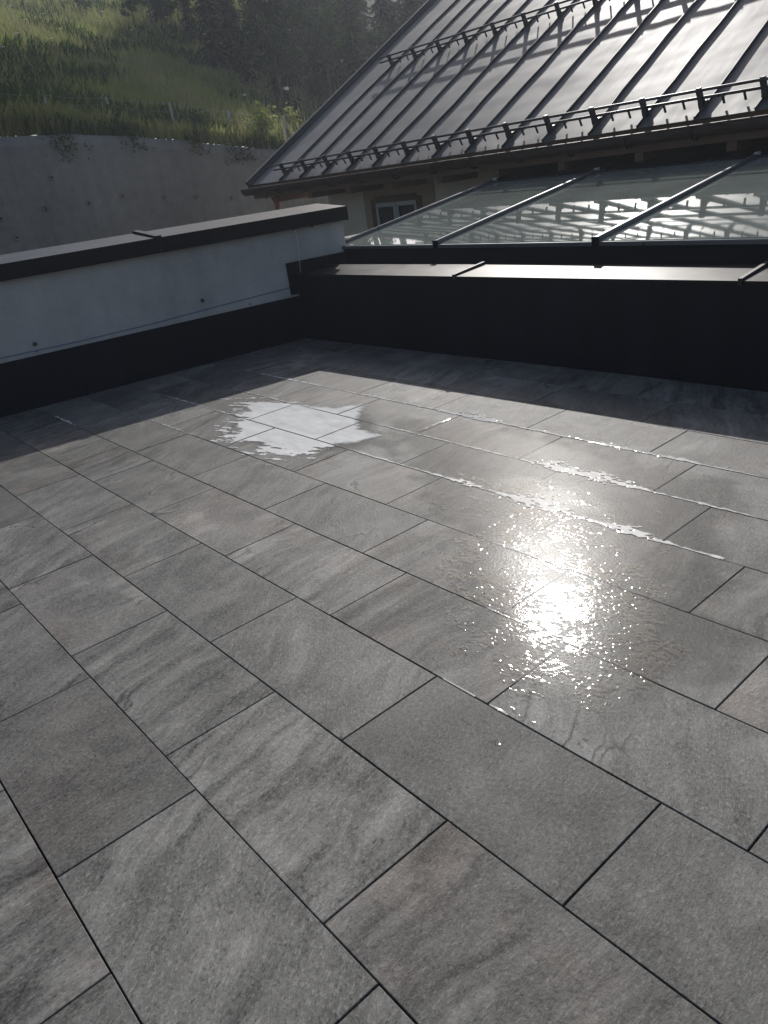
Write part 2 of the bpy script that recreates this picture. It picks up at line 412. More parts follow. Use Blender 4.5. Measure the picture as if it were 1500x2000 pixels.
m = MB(); S_ = 900
m.add([(-S_,-S_,-3.2),(S_,-S_,-3.2),(S_,S_,-3.2),(-S_,S_,-3.2)], [(0,1,2,3)])
tag(m.build('ground', MT['soil']), kind='structure')
terr = MB().box((-8.2,-2.2,-3.15), (11.6,0,0), (0,6.45,0), (0,0,3.115)).build('terrace_slab', MT['bed']); tag(terr, kind='structure')
floor = empty('terrace_floor', (0,0,0)); tag(floor, kind='structure')

def clip(poly, q, n):
    out = []
    for i in range(len(poly)):
        a, b = poly[i], poly[(i+1) % len(poly)]
        da, db = np.dot(a-q, n), np.dot(b-q, n)
        if da <= 0: out.append(a)
        if da*db < 0: out.append(a+(b-a)*da/(da-db))
    return out
def tile_mesh(poly, cen, name='tile'):
    """prism with a small chamfer round the top, from a 2D polygon (counter-clockwise)"""
    g, c, n = .0019, .0016, len(poly); mb = MB()
    P = [np.array(q[:2]) for q in poly]
    def inset(dist):
        res = []
        for i in range(n):
            a, b, d = P[i-1], P[i], P[(i+1) % n]
            e1 = (b-a)/np.linalg.norm(b-a); e2 = (d-b)/np.linalg.norm(d-b)
            n1 = np.array([-e1[1], e1[0]]); n2 = np.array([-e2[1], e2[0]])
            k = 1+n1@n2; res.append(b+(n1+n2)*dist/max(k, .3))
        return res
    o, i_ = inset(g), inset(g+c)
    vs = [(*q,-.022) for q in o]+[(*q,-c) for q in o]+[(*q,0) for q in i_]
    fs = [tuple(2*n+k for k in range(n))]
    for k in range(n):
        j = (k+1) % n; fs += [(k,j,n+j,n+k),(n+k,n+j,2*n+j,2*n+k)]
    mb.add(vs, fs); me = mb.mesh(name, (cen[0],cen[1],0)); me.materials.append(MT['tile']); fixn(me); return me
full = tile_mesh([V(-.4,-.2,0),V(.4,-.2,0),V(.4,.2,0),V(-.4,.2,0)], (0,0))
OFFS = {0:1.737, 1:1.247, 2:.139, 3:.681, 4:1.96, 5:1.20, 6:.345, 7:1.63, 8:.95, 9:.22, 10:1.5, -1:.62, -2:1.1, -3:.3, -4:1.6, -5:.8}
V0 = .29243
nt = 0
for row in range(-4, 11):
    y0 = (row+V0)*TH
    for k in range(-10, 4):
        x0 = (OFFS[row]+2*k)*TH
        if x0+.8 < -7.2 or x0 > 2.4: continue
        cx, cy = x0+.4, y0+.2
        poly = [V(x0,y0,0),V(x0+.8,y0,0),V(x0+.8,y0+.4,0),V(x0,y0+.4,0)]
        pc = clip(poly, WA-FN*.004, FN); pc = clip(pc, WA-LN*.004, LN) if len(pc) > 2 else pc
        if len(pc) < 3: continue
        area = .5*abs(sum(pc[i][0]*pc[(i+1)%len(pc)][1]-pc[(i+1)%len(pc)][0]*pc[i][1] for i in range(len(pc))))
        if area < .004: continue
        me = full if area > .3199 else tile_mesh(pc, (cx, cy))
        o = bpy.data.objects.new('tile', me); COL.objects.link(o); o.parent = floor
        o.location = (cx+random.uniform(-.0008,.0008), cy+random.uniform(-.0006,.0006), random.uniform(-.0006,.0004))
        o.rotation_euler = (random.uniform(-.0011,.0011), random.uniform(-.0007,.0007), random.uniform(-.0012,.0012))
        nt += 1

# ------------------------------------------------------------------ left parapet (concrete, black upstand, coping)
def LP(y, off, z):        # point on the left parapet: y along, off into the wall, z up
    t = (y-WA[1])/LY[1]; return WA+LY*t+LN*off+UPZ*z
Y0, Y1 = -2.6, 5.03
lp = empty('concrete_parapet', LP(1.5, .2, 0), 'pale concrete parapet on the left with dark coping and black upstand', 'parapet')
L_ = LP(Y1,0,0)-LP(Y0,0,0)
MB().box(LP(Y0,.012,-.02), L_, LN*.42, UPZ*1.13).build('wall', MT['concrete'], lp)
MB().box(LP(Y0,-.012,-.02), LP(4.40,0,0)-LP(Y0,0,0), LN*.0235, UPZ*.445, .003).build('upstand', MT['black'], lp)
# raised flashing where the far parapet meets the concrete
MB().box(LP(4.315,-.014,.447), LP(5.06,0,0)-LP(4.315,0,0), LN*.0255, UPZ*.305, .003).build('corner_flashing', MT['black'], lp)
def coping(yA, yB):
    a = LP(yA,0,0); Lc = LP(yB,0,0)-a; mb = MB()
    prof = [a-LN*.055+UPZ*1.052, a-LN*.055+UPZ*1.180, a+LN*.52+UPZ*1.222, a+LN*.52+UPZ*1.10, a+LN*.517+UPZ*1.10, a+LN*.517+UPZ*1.212, a-LN*.052+UPZ*1.170, a-LN*.052+UPZ*1.052]
    mb.extrude(prof, None, Lc); return mb
joint_y = 3.10
coping(Y0, joint_y-.002).build('coping', MT['coping'], lp)
coping(joint_y+.002, 5.06).build('coping', MT['coping'], lp)
a = LP(joint_y-.028,0,0)
MB().extrude([a-LN*.062+UPZ*1.15, a-LN*.062+UPZ*1.196, a+LN*.53+UPZ*1.244, a+LN*.53+UPZ*1.15, a+LN*.52+UPZ*1.15, a+LN*.52+UPZ*1.224, a-LN*.053+UPZ*1.182, a-LN*.053+UPZ*1.15], None, LP(joint_y+.028,0,0)-a).build('coping_joint', MT['black'], lp)
# coping end cap
MB().box(LP(5.06,-.057,1.048), LY*.004, LN*.578, UPZ*.135).build('coping_end', MT['coping'], lp)
# snapped chalk line and its fixings
def on_wall(px, off=.012): return on_plane(px, LN, LP(0,off,0))
pts = [on_wall(p, .008) for p in ((0,700),(150,668),(300,632),(430,597),(574,560))]
mb = MB()
for p, q in zip(pts[:-1], pts[1:]): mb.box(p-UPZ*.005, q-p, LN*.003, UPZ*.010)
mb.build('chalk_line', MT['chalk'], lp)
for px in ((68,672),(395,587)):
    p = on_wall(px)
    MB().tube(p+LN*.004, p-LN*.007, .019, n=12).build('bolt', MT['bolt'], lp).data.name = 'bolt'
    MB().tube(p-LN*.006, p-LN*.022, .009, n=6).build('bolt_head', MT['bolt'], lp)
for px in ((71,686),(488,594)):
    p = on_wall(px); MB().tube(p+LN*.003, p-LN*.003, .011, n=10).build('plugged_hole', MT['chalk'], lp)
p0, p1 = on_wall((573,446)), on_wall((586,545))
cb = MB(); pts = []
for k in range(9):
    t = k/8; q = p0*(1-t)+p1*t; pts.append(q-LN*(.03+.012*math.sin(t*3.1))+LY*.006*math.sin(t*5))
cb.path(pts, .0028, 5); c_ = cb.build('hanging_cable', MT['cable'], None, org=pts[-1]); tag(c_, 'thin pale cable hanging down the concrete parapet by the black corner flashing', 'cable')
for px in ((572,446),(607,441)):
    p = on_wall(px); MB().box(p-LY*.012-UPZ*.012-LN*.028, LY*.024, LN*.034, UPZ*.03, .004).build('cable_clip', MT['bolt'], lp)

# ------------------------------------------------------------------ far parapet (black cladding, seamed coping)
fp = empty('black_parapet', WA*.5+WB*.5, 'low black metal-clad parapet across the far edge of the terrace', 'parapet')
XF0 = -.002; XF1 = 9.2
P = lambda t, off, z: WA+FX*t+FN*off+UPZ*z
MB().box(P(.012,.03,-.02), FX*XF1, FN*.26, UPZ*.645).build('wall', MT['concrete'], fp)
ed = [0.0, 1.98, 4.72, 7.2, XF1]                       # cladding sheets between the coping seams
cj = [on_z((900,532), .655), on_z((1440,546), .655)]
tj = [float((q-WA) @ FX) for q in cj]
ed = [.012, tj[0], tj[1], tj[1]+(tj[1]-tj[0]), XF1]
for a_, b_ in zip(ed[:-1], ed[1:]):
    q0 = P(a_+.0015,0,0)
    prof = [q0-FN*.012+UPZ*.617, q0-FN*.012+UPZ*.640, q0+FN*.36+UPZ*.668, q0+FN*.36+UPZ*.60, q0+FN*.357+UPZ*.60, q0+FN*.357+UPZ*.660, q0-FN*.009+UPZ*.632, q0-FN*.009+UPZ*.617]
    MB().extrude(prof, None, FX*(b_-a_-.003)).build('coping', MT['coping'], fp)
MB().box(P(.012,.0,-.02), FX*(XF1-.012), FN*.028, UPZ*.636, .002).build('cladding', MT['black'], fp)
for t_ in ed[1:-1]:
    q0 = P(t_-.012,0,0)
    prof = [q0-FN*.016+UPZ*.612, q0-FN*.016+UPZ*.655, q0+FN*.363+UPZ*.690, q0+FN*.363+UPZ*.60, q0+FN*.358+UPZ*.60, q0+FN*.358+UPZ*.668, q0-FN*.0115+UPZ*.640, q0-FN*.0115+UPZ*.612]
    MB().extrude(prof, None, FX*.024).build('coping_seam', MT['seam'], fp)

# ------------------------------------------------------------------ glass roof behind the far parapet
GT = R_(8.0); GY0 = 5.0; GZ0 = .806
gd = V(0, math.cos(GT), math.sin(GT)); gn = V(0, -math.sin(GT), math.cos(GT)); gx = V(1,0,0)
bars = [-6.60, -5.17, -3.49, -1.85, -.2, 1.45]
GLEN = 2.42
gr = empty('glass_roof', (-3.5, GY0, .3), 'sloping glass roof with metal glazing bars behind the black parapet', 'glass roof')
G = lambda x, t, q: V(x, GY0, GZ0)+gd*t+gn*q
xl, xr = bars[0]-.10, bars[-1]
MB().box(V(xl, GY0+.006, .22), gx*(xr-xl), V(0,.05,0), UPZ*(GZ0-.235), .003).build('front_fascia', MT['black'], gr)
MB().box(V(xl-.0, GY0-.016, GZ0-.030), gx*(xr-xl), V(0,.045,0), UPZ*.030, .004).build('eave_profile', MT['alu'], gr)
for a_, b_ in zip(bars[:-1], bars[1:]):
    MB().box(G(a_+.006,.012,-.006), gx*(b_-a_-.012), gd*(GLEN-.014), gn*.010).build('pane', MT['glass'], gr)
for k, x in enumerate(bars):
    b = MB().box(G(x-.018,-.012,.006), gx*.036, gd*(GLEN+.015), gn*.030, .007).build('glazing_bar', MT['alu'], gr)
    MB().box(G(x-.030,-.020,-.03), gx*.060, gd*.012, gn*.07, .003).build('bar_end_cap', MT['black'], b)
    MB().box(G(x-.020,GLEN+.004,.004), gx*.040, gd*.05, gn*.042, .004).build('top_clip', MT['white'], b)
# side cheek at the left, box under the roof
MB().box(V(xl-.0, GY0+.06, .0), gx*.04, V(0,2.9,0), UPZ*.72).build('side_wall', MT['black'], gr)
MB().extrude([G(xl,.05,-.14), G(xl,GLEN+1.0,-.14), G(xl,GLEN+1.0,.0), G(xl,.05,.0)], None, gx*.05).build('side_profile', MT['black'], gr)
MB().box(V(xl+.05, GY0+.07, .02), gx*(xr-xl-.06), V(0,2.9,0), UPZ*.03).build('room_floor', MT['inside'], gr)
# black metal roof between the glass and the house, with seams
MB().box(G(xl+.0,GLEN+.02,-.02), gx*(xr-xl), gd*1.15, gn*.028).build('metal_apron', MT['black'], gr)
for x in bars[1:]:
    MB().box(G(x-.006,GLEN+.06,.008), gx*.012, gd*1.05, gn*.03).build('apron_seam', MT['seam'], gr)
MB().box(G(xl,GLEN-.005,.005), gx*(xr-xl), gd*.024, gn*.016, .003).build('ridge_profile', MT['black'], gr)
for k in range(14):
    x = xl+.45+k*.58
    MB().box(G(x,GLEN-.012,.006), gx*.045, gd*.03, gn*.028, .004).build('pane_clamp', MT['black'], gr)
# small closing piece left of the glass
MB().box(V(xl-.42, GY0+.35, .60), gx*.415, V(0,.9,0), UPZ*.235, .004).build('gutter_box', MT['black'], gr)

# ------------------------------------------------------------------ house with standing-seam roof
HE = V(0.99995592,-0.00339959,0.00875183); HS = V(-0.00136515,0.86959426,0.49376508); HN = V(-0.00928914,-0.49375527,0.86955129)
HH = unit(V(HE[1]*-1, HE[0], 0)); HZ = np.cross(HE, HH)
P0 = V(-11.39444732,7.65139706,1.69871947)
RR = P0-.19*HN                                        # foot of bracket 0 on the roof plane
hs = empty('house', (RR[0]+5, RR[1]+.6, -3.2), 'neighbouring house with grey standing-seam metal roof and cream walls', 'house')
Q = lambda a, t, q: RR+HE*a+HS*t+HN*q                 # roof coordinates: along eave, up the slope, above the sheet
B = lambda a, b, z: RR+HE*a+HH*b+HZ*z                 # eave coordinates: along, back, up
SP = .60; A0 = -.95; K1 = 21; A1 = SP*K1; TE = -.16; TR = 11.6
rf = MB().box(Q(A0+.01,TE+.02,-.16), HE*(A1-A0-.01), HS*(TR-TE-.02), HN*.145).build('roof', MT['wood'], hs)
def pan(w, seed):
    mb = MB(); nx, ny = 5, 70; L = TR-TE
    vs = []
    for j in range(ny+1):
        for i in range(nx+1):
            x = w*i/nx; y = L*j/ny
            edge = min(i, nx-i)/nx*2
            h = .009*(fbm(np.array(x*2.2), np.array(y*1.3), seed)-.5)*edge*2+.0015
            vs.append(HE*x+HS*y+HN*float(h))
    fs = [(j*(nx+1)+i, j*(nx+1)+i+1, (j+1)*(nx+1)+i+1, (j+1)*(nx+1)+i) for j in range(ny) for i in range(nx)]
    mb.add(vs, fs, True); return mb
rfw = V(*parent_world(rf))
for k in range(-1, K1):
    a_ = A0+.02 if k == -1 else k*SP
    w = (0-a_) if k == -1 else SP
    me = pan(w, k+3).mesh('roof_pan'); me.materials.append(MT['roof']); fixn(me)
    o = bpy.data.objects.new('roof_pan', me); COL.objects.link(o); o.parent = rf; o.location = tuple(Q(a_,TE,.002)-rfw)
    if o.data.polygons[0].normal.dot(Vector(HN)) < 0: me.flip_normals()
for k in range(0, K1):
    mb = MB(); n_ = 46; L = TR-TE
    for side in (0,):
        vs = []; 
        for j in range(n_+1):
            y = L*j/n_; wob = .018*(float(vnoise(y*1.9, k*3.7, 5))-.5)*2
            lean = .022*(float(vnoise(y*1.1, k*2.3, 8))-.5)*2
            for (dx, dz) in ((-.010,0),(-.006+lean,.034),(.006+lean,.034),(.010,0)):
                vs.append(Q(k*SP+dx+wob,TE+y,dz))
        fs = [(j*4+i, j*4+i+1, (j+1)*4+i+1, (j+1)*4+i) for j in range(n_) for i in range(3)]
        fs += [(0,1,2,3), tuple(n_*4+i for i in (3,2,1,0))]
        mb.add(vs, fs)
    mb.build('roof_seam', MT['seam'], rf)
# verge: raised rim with a sloping flashing down to the first sheet
mb = MB().extrude([Q(A0-.03,TE-.02,-.20), Q(A0-.03,TE-.02,.085), Q(A0+.03,TE-.02,.085), Q(A0+.09,TE-.02,.004), Q(A0+.09,TE-.02,-.02), Q(A0+.0,TE-.02,-.02), Q(A0+.0,TE-.02,-.20)], None, HS*(TR-TE+.02))
mb.build('verge_flashing', MT['seam'], rf)
MB().box(Q(A0,TR-.02,-.02), HE*(A1-A0), HS*.2, HN*.06).build('ridge_cap', MT['seam'], rf)
# back slope, so the roof is a whole roof
top = Q(A0,TR,0); MB().extrude([top, top+HH*9-HZ*5.2, top+HH*9-HZ*5.4, top-HZ*.2], None, HE*(A1-A0)).build('back_slope', MT['seam'], rf)

# snow guards: brackets on every seam, two pipes, ice stoppers
def guard(t0, name):
    sg_ = empty(name, (0,0,0)); sg_.parent = hs; sg_.location = tuple(Vector(Q(0,t0,0))-parent_world(hs))
    o_ = Q(0,t0,0)
    # bracket outline in (slope, normal): foot clamped on the seam, upright plate
    prof = [(-.015,.012),(.10,.012),(.10,.040),(.055,.055),(.045,.10),(.050,.195),(.015,.205),(-.004,.195),(-.004,.10),(-.015,.055)]
    bm_ = MB().extrude([o_+HS*s-HE*.020+HN*q for s, q in prof], None, HE*.040)
    bm_.add([], [])
    # flange that flares towards the sheet, as the clamp plates do
    bm_.add([o_+HS*.02-HE*.044+HN*.012, o_+HS*.02+HE*.044+HN*.012, o_+HS*.02+HE*.030+HN*.085, o_+HS*.02-HE*.030+HN*.085,
             o_+HS*.035-HE*.044+HN*.012, o_+HS*.035+HE*.044+HN*.012, o_+HS*.035+HE*.030+HN*.085, o_+HS*.035-HE*.030+HN*.085],
            [(0,1,2,3),(4,7,6,5),(0,4,5,1),(1,5,6,2),(2,6,7,3),(3,7,4,0)])
    b0 = bm_.build('bracket', MT['rail'], sg_)
    st0 = MB().extrude([o_+HS*s+HE*e+HN*q for s, e, q in ((.012,-.010,.020),(.012,.010,.020),(.012,.010,.105),(.012,-.010,.105))], None, HS*.012).build('ice_stopper', MT['rail'], sg_)
    base = b0.location.copy()
    for k in range(1, K1):
        c = inst(b0, Vector(base)+Vector(HE*SP*k), sg_)
    sb = st0.location.copy(); first = True
    for k in range(0, K1-1):
        for fr in (.36, .70):
            d = Vector(HE*SP*(k+fr))
            if first: st0.location = sb+d; first = False
            else: inst(st0, sb+d, sg_)
    for s, q in ((.022,.178),(.022,.105)):
        MB().tube(o_+HE*(-.28)+HS*s+HN*q, o_+HE*(SP*(K1-1)+.2)+HS*s+HN*q, .0145, n=10).build('guard_pipe', MT['rail'], sg_)
guard(0.0, 'snow_guard')
guard(3.0, 'snow_guard')

# gutter, fascia, hooks
mb = MB(); prof = []
gc = (-.075, -.145)                                    # gutter centre behind/above eave edge, in (b,z)
E0 = Q(0,TE,0); eb = float((E0-RR) @ HH); ez = float((E0-RR) @ HZ)
for i in range(13):
    t = math.pi+math.pi*i/12; prof.append(B(A0-.10, eb-.045+.085*math.cos(t), ez-.055+.10*math.sin(t)))
for i in range(12,-1,-1):
    t = math.pi+math.pi*i/12; prof.append(B(A0-.10, eb-.045+.081*math.cos(t), ez-.055+.096*math.sin(t)))
mb.extrude(prof, None, HE*(A1-A0+.1)); gut = mb.build('gutter', MT['copper'], hs)
MB().tube(B(A0-.10,eb-.13,ez-.052), B(A1,eb-.13,ez-.052), .011, n=8).build('gutter_bead', MT['copper'], gut)
MB().extrude([B(A0-.104, eb-.045+.085*math.cos(math.pi+math.pi*i/12), ez-.055+.10*math.sin(math.pi+math.pi*i/12)) for i in range(13)], None, HE*.004).build('gutter_end', MT['copper'], gut)
MB().box(B(A0,eb+.05,ez-.22), HE*(A1-A0), HH*.03, HZ*.215).build('fascia_board', MT['wood'], hs)
MB().box(B(A0,eb+.08,ez-.225), HE*(A1-A0), HH*.85, HZ*.02).build('soffit', MT['wood'], hs)
for k in range(0, 18):
    a_ = .05+k*.72
    MB().path([B(a_, eb-.045+.10*math.cos(math.pi+math.pi*i/8), ez-.062+.115*math.sin(math.pi+math.pi*i/8)) for i in range(9)], .011, 5).build('gutter_hook', MT['copper'], gut)
for k in range(0, 14):
    a_ = -.30+k*.98
    MB().box(B(a_-.05,eb+.082,ez-.31), HE*.10, HH*.83, HZ*.085, .006).build('rafter_end', MT['wood'], hs)
# downpipe
dpx = -.22
dp = MB().path([B(dpx,eb-.045,ez-.145), B(dpx,eb-.045,ez-.20), B(dpx,eb+.02,ez-.33), B(dpx,eb+.03,ez-1.4), B(dpx,eb+.03,ez-4.2)], [.062,.05,.042,.042,.042], 12).build('downpipe', MT['copperpipe'], hs)
# walls
WB_ = .62; wx0 = .24; wz0 = -4.7; wz1 = ez-.2
wall = MB().box(B(wx0,WB_,wz0), HE*(A1-wx0), HH*.35, HZ*(wz1-wz0)).build('wall', MT['plaster'], hs)
gv = [B(wx0,WB_+.36,wz0), B(wx0,19.6,wz0), B(wx0,19.6,0), B(wx0,WB_+9.4,4.6), B(wx0,WB_+.36,-.2)]
MB().extrude(gv, None, HE*.3).build('gable_wall', MT['plaster'], hs)
# ochre corner and window surround, window
def on_house(px, back=WB_): return on_plane(px, HH, RR+HH*back)
def hw(px): p = on_house(px); return float((p-RR) @ HE), float((p-RR) @ HZ)
ax0, zt = hw((737,397)); ax1, _ = hw((818,397)); 
zb = zt-1.05
win = MB().box(B(ax0-.30,WB_-.022,zb-.22), HE*(.30+ax1-ax0+.36), HH*.0215, HZ*(zt-zb+.62)).build('window_surround', MT['trim'], hs)
zt2 = zt
rec = MB()
rec.box(B(ax0-.10,WB_-.052,zb-.06), HE*.10, HH*.05, HZ*(zt2-zb+.12)); rec.box(B(ax1,WB_-.052,zb-.06), HE*.10, HH*.05, HZ*(zt2-zb+.12))
rec.box(B(ax0,WB_-.052,zt2-.0), HE*(ax1-ax0), HH*.05, HZ*.10); rec.box(B(ax0,WB_-.052,zb-.06), HE*(ax1-ax0), HH*.05, HZ*.06)
rec.build('window_frame', MT['winbrown'], hs)
w2 = (ax1-ax0)/2
for k in range(2):
    x = ax0+k*w2
    cs = MB()
    cs.box(B(x+.004,WB_-.048,zb), HE*.044, HH*.022, HZ*(zt2-zb)); cs.box(B(x+w2-.059,WB_-.048,zb), HE*.044, HH*.022, HZ*(zt2-zb))
    cs.box(B(x+.06,WB_-.048,zt2-.06), HE*(w2-.12), HH*.022, HZ*.06); cs.box(B(x+.06,WB_-.048,zb), HE*(w2-.12), HH*.022, HZ*.06)
    c = cs.build('casement', MT['white'], hs)
    MB().box(B(x+.058,WB_-.038,zb+.058), HE*(w2-.116), HH*.006, HZ*(zt2-zb-.116)).build('pane', MT['winglass'], c)

# ------------------------------------------------------------------ retaining wall and hillside
def azel(px):
    v = ray(px); return math.atan2(v[0], v[1]), math.asin(v[2])
wp0 = V(19*math.sin(R_(-73)), 19*math.cos(R_(-73)), 0); wp1 = V(22*math.sin(R_(-56.5)), 22*math.cos(R_(-56.5)), 0)
WDIR = unit(wp1-wp0); WNB = V(-WDIR[1], WDIR[0], 0)         # WNB points away from the camera
if WNB @ wp0 < 0: WNB = -WNB
tops = []
for px in ((0,268),(40,267),(90,263),(150,262),(210,264),(270,268),(330,272),(400,280),(460,286),(530,291)):
    q = on_plane(px, WNB, wp0); tops.append((float((q-wp0) @ WDIR), float(q[2])))
bs = np.array([t[0] for t in tops]); zs = np.array([t[1] for t in tops])
def walltop(b):
    b = np.asarray(b, float)
    z = np.interp(b, bs, zs)
    z = z+np.where(b < bs[0], (bs[0]-b)*.05, 0)-np.where(b > bs[-1], (b-bs[-1])*.16, 0)
    return z+.03*(vnoise(b*2.1, b*0, 3)-.5)
W = lambda b, a, z: wp0+WDIR*b+WNB*a+UPZ*z
rw = empty('retaining_wall', W(3,0,-3.2), 'rough grey concrete retaining wall below the grassy slope', 'retaining wall')
bb = np.linspace(-14, 15, 117); nz = 26; mb = MB(); vs = []; fs = []
for b_ in bb:
    zt_ = float(walltop(b_))
    for j in range(nz+1):
        z = -3.2+(zt_+3.2)*j/nz
        off = .05*(float(fbm(np.array(b_*1.1), np.array(z*1.3), 21))-.5)+.02*(float(vnoise(b_*4, z*4, 9))-.5)
        vs.append(W(b_, off, z))
    vs.append(W(b_, .30, zt_-.04)); vs.append(W(b_, .36, zt_-.6))
nn = nz+3
for i in range(len(bb)-1):
    for j in range(nn-1): fs.append((i*nn+j,(i+1)*nn+j,(i+1)*nn+j+1,i*nn+j+1))
mb.add(vs, fs, True); mb.build('wall', MT['rconcrete'], rw)
holes = [(101,346),(173,397),(89,407),(240,382),(320,385),(383,385),(452,387),(522,387),(2,427),(33,464),(10,352),(300,430),(420,350)][:10]
for px in holes:
    q = on_plane(px, WNB, wp0-WNB*.02)
    mb = MB().tube(q+WNB*.06, q-WNB*.012, .026, n=10); mb.build('tie_hole', MT['bed'], rw)
    ring = MB()
    vs = []; 
    for r_, d_ in ((.030,-.004),(.055,-.012),(.070,.012)):
        for i in range(12):
            t = i*math.pi/6; vs.append(q+r_*(math.cos(t)*WDIR+math.sin(t)*UPZ)+WNB*d_)
    ring.add(vs, [(k*12+i,k*12+(i+1)%12,(k+1)*12+(i+1)%12,(k+1)*12+i) for k in range(2) for i in range(12)], True).build('tie_hole_collar', MT['rconcrete'], rw)

# hill: heightfield over (b along the wall, a behind it)
SL = .36
def hill_z(b, a):
    b = np.asarray(b, float); a = np.asarray(a, float)
    z = walltop(np.clip(b,-14,14))+.015
    z = z+np.where(b > 14, (b-14)*.03, 0)
    px_ = wp0[0]+WDIR[0]*b+WNB[0]*a; py_ = wp0[1]+WDIR[1]*b+WNB[1]*a
    az_ = np.degrees(np.arctan2(px_, py_)); k = np.clip((az_+66)/6, 0, 1); k = k*k*(3-2*k)
    sl, cr = SL-.03*(1-k), 46+0*k                      # steeper and longer meadow on the left
    rise = sl*np.minimum(a, cr)+.03*np.maximum(a-cr, 0)
    bump_ = .8*(fbm(b*.11, a*.11, 31)-.5)*np.clip(a/6,0,1)+.22*(fbm(b*.7, a*.7, 33)-.5)*np.clip(a,0,1)
    return z+rise+bump_
bb = np.concatenate([np.linspace(-90,-15,26), np.linspace(-14,30,133), np.linspace(32,110,27)])
aa = np.concatenate([np.linspace(.02,24,80), np.linspace(25,60,50), np.linspace(64,200,20)])
GB, GA = np.meshgrid(bb, aa, indexing='ij'); GZ = hill_z(GB, GA)
vs = [W(GB[i,j], GA[i,j], GZ[i,j]) for i in range(len(bb)) for j in range(len(aa))]
na = len(aa); fs = [(i*na+j,(i+1)*na+j,(i+1)*na+j+1,i*na+j+1) for i in range(len(bb)-1) for j in range(na-1)]
hill = MB().add(vs, fs, True).build('hillside', MT['soil']); tag(hill, kind='structure')

def hill_hit(px):
    v = ray(px); s = 16.0
    while s < 160:
        p = CAM+v*s; b_ = float((p-wp0) @ WDIR); a_ = float((p-wp0) @ WNB)
        if a_ > .3 and p[2] < float(hill_z(b_, a_)): return p, b_, a_
        s += .15
    return CAM+v*60, 0, 40

# meadow grass: thin bent blades in tufts
def blades(name, mat, n, fn, seed, label, kind='stuff', cat='grass', h=(.25,.6), w=(.012,.03)):
    r = np.random.default_rng(seed); V_ = []; F_ = []
    B_, A_ = fn(r, n); Z_ = hill_z(B_, A_)
    n = len(B_)
    ang = r.random(n)*2*math.pi; hh_ = r.uniform(h[0], h[1], n)*(.55+.9*fbm(B_*.6, A_*.6, 41)); ww = r.uniform(w[0], w[1], n)
    lean = r.uniform(.05,.55,n); la = r.random(n)*2*math.pi
    base = wp0[None]+B_[:,None]*WDIR+A_[:,None]*WNB; base[:,2] = Z_-.03
    dx = np.stack([np.cos(ang), np.sin(ang), 0*ang], 1)*ww[:,None]
    ld = np.stack([np.cos(la), np.sin(la), 0*la], 1)
    mid = base+ld*(lean*hh_*.3)[:,None]; mid[:,2] += hh_*.6
    tip = base+ld*(lean*hh_)[:,None]; tip[:,2] += hh_*(1-.25*lean)
    V_ = np.stack([base-dx, base+dx, mid+dx*.8, mid-dx*.8, tip], 1).reshape(-1,3)
    i0 = np.arange(n)*5
    me = bpy.data.meshes.new(name)
    faces = [f for i in i0 for f in ((i,i+1,i+2,i+3),(i+3,i+2,i+4))]
    me.from_pydata(V_.tolist(), [], faces); me.materials.append(mat)
    o = bpy.data.objects.new(name, me); COL.objects.link(o); return tag(o, label, cat, None, kind)
def meadow(r, n):
    a_ = r.random(n)**1.5*40+.03; b_ = r.uniform(-9-a_*.25, 13+a_*.55, n)
    p_ = wp0[None]+b_[:,None]*WDIR+a_[:,None]*WNB; az_ = np.degrees(np.arctan2(p_[:,0], p_[:,1]))
    k = r.random(n) < np.clip((-55.5-az_)/4, .08, 1)            # thins out under the wood
    return b_[k], a_[k]
blades('meadow_grass', MT['grass'], 120000, meadow, 5, 'sunlit meadow grass on the slope above the retaining wall')
def patches(r, n):
    a_ = r.random(n)**1.3*36+.4; b_ = r.uniform(-9-a_*.25, 11+a_*.45, n)
    k = fbm(b_*.45, a_*.45, 55, 4) > .56
    return b_[k], a_[k]
blades('meadow_herbs', MT['weed'], 60000, patches, 8, 'dark leafy herbs in clumps through the meadow grass', cat='herbs', h=(.3,.75), w=(.025,.06))
def seedy(r, n):
    a_ = r.random(n)**1.3*36+.4; b_ = r.uniform(-9-a_*.25, 11+a_*.45, n)
    k = fbm(b_*.6, a_*.6, 58, 4) > .55
    return b_[k], a_[k]
blades('meadow_stalks', MT['stalk'], 30000, seedy, 9, 'pale dry grass stalks standing in drifts through the meadow', cat='grass', h=(.5,.95), w=(.006,.014))
def wedge(r, n):
    a_ = r.random(n)**2*1.6+.02; b_ = r.uniform(-9, 13, n)
    k = fbm(b_*.8, a_*0, 51) > .46
    return b_[k], a_[k]
blades('weeds', MT['weed'], 9000, wedge, 6, 'darker weeds growing along the top of the retaining wall', cat='weeds', h=(.12,.42), w=(.02,.05))

def leafball(r, n, rad, size, squash=1.0, shell=.55):
    """n leaf quads through an ellipsoid volume"""
    mb_v = []; mb_f = []
    for i in range(n):
        d = unit(r.normal(size=3)); q = d*rad*(shell+(1-shell)*r.random())**1; q = q*V(1,1,squash)*(.85+.3*r.random())
        x = unit(r.normal(size=3)); y = unit(np.cross(x, r.normal(size=3))); s = size*r.uniform(.6,1.3)
        k = len(mb_v); mb_v += [q-x*s*.5, q+y*s*.28, q+x*s*.5, q-y*s*.28]; mb_f.append((k,k+1,k+2,k+3))
    return mb_v, mb_f

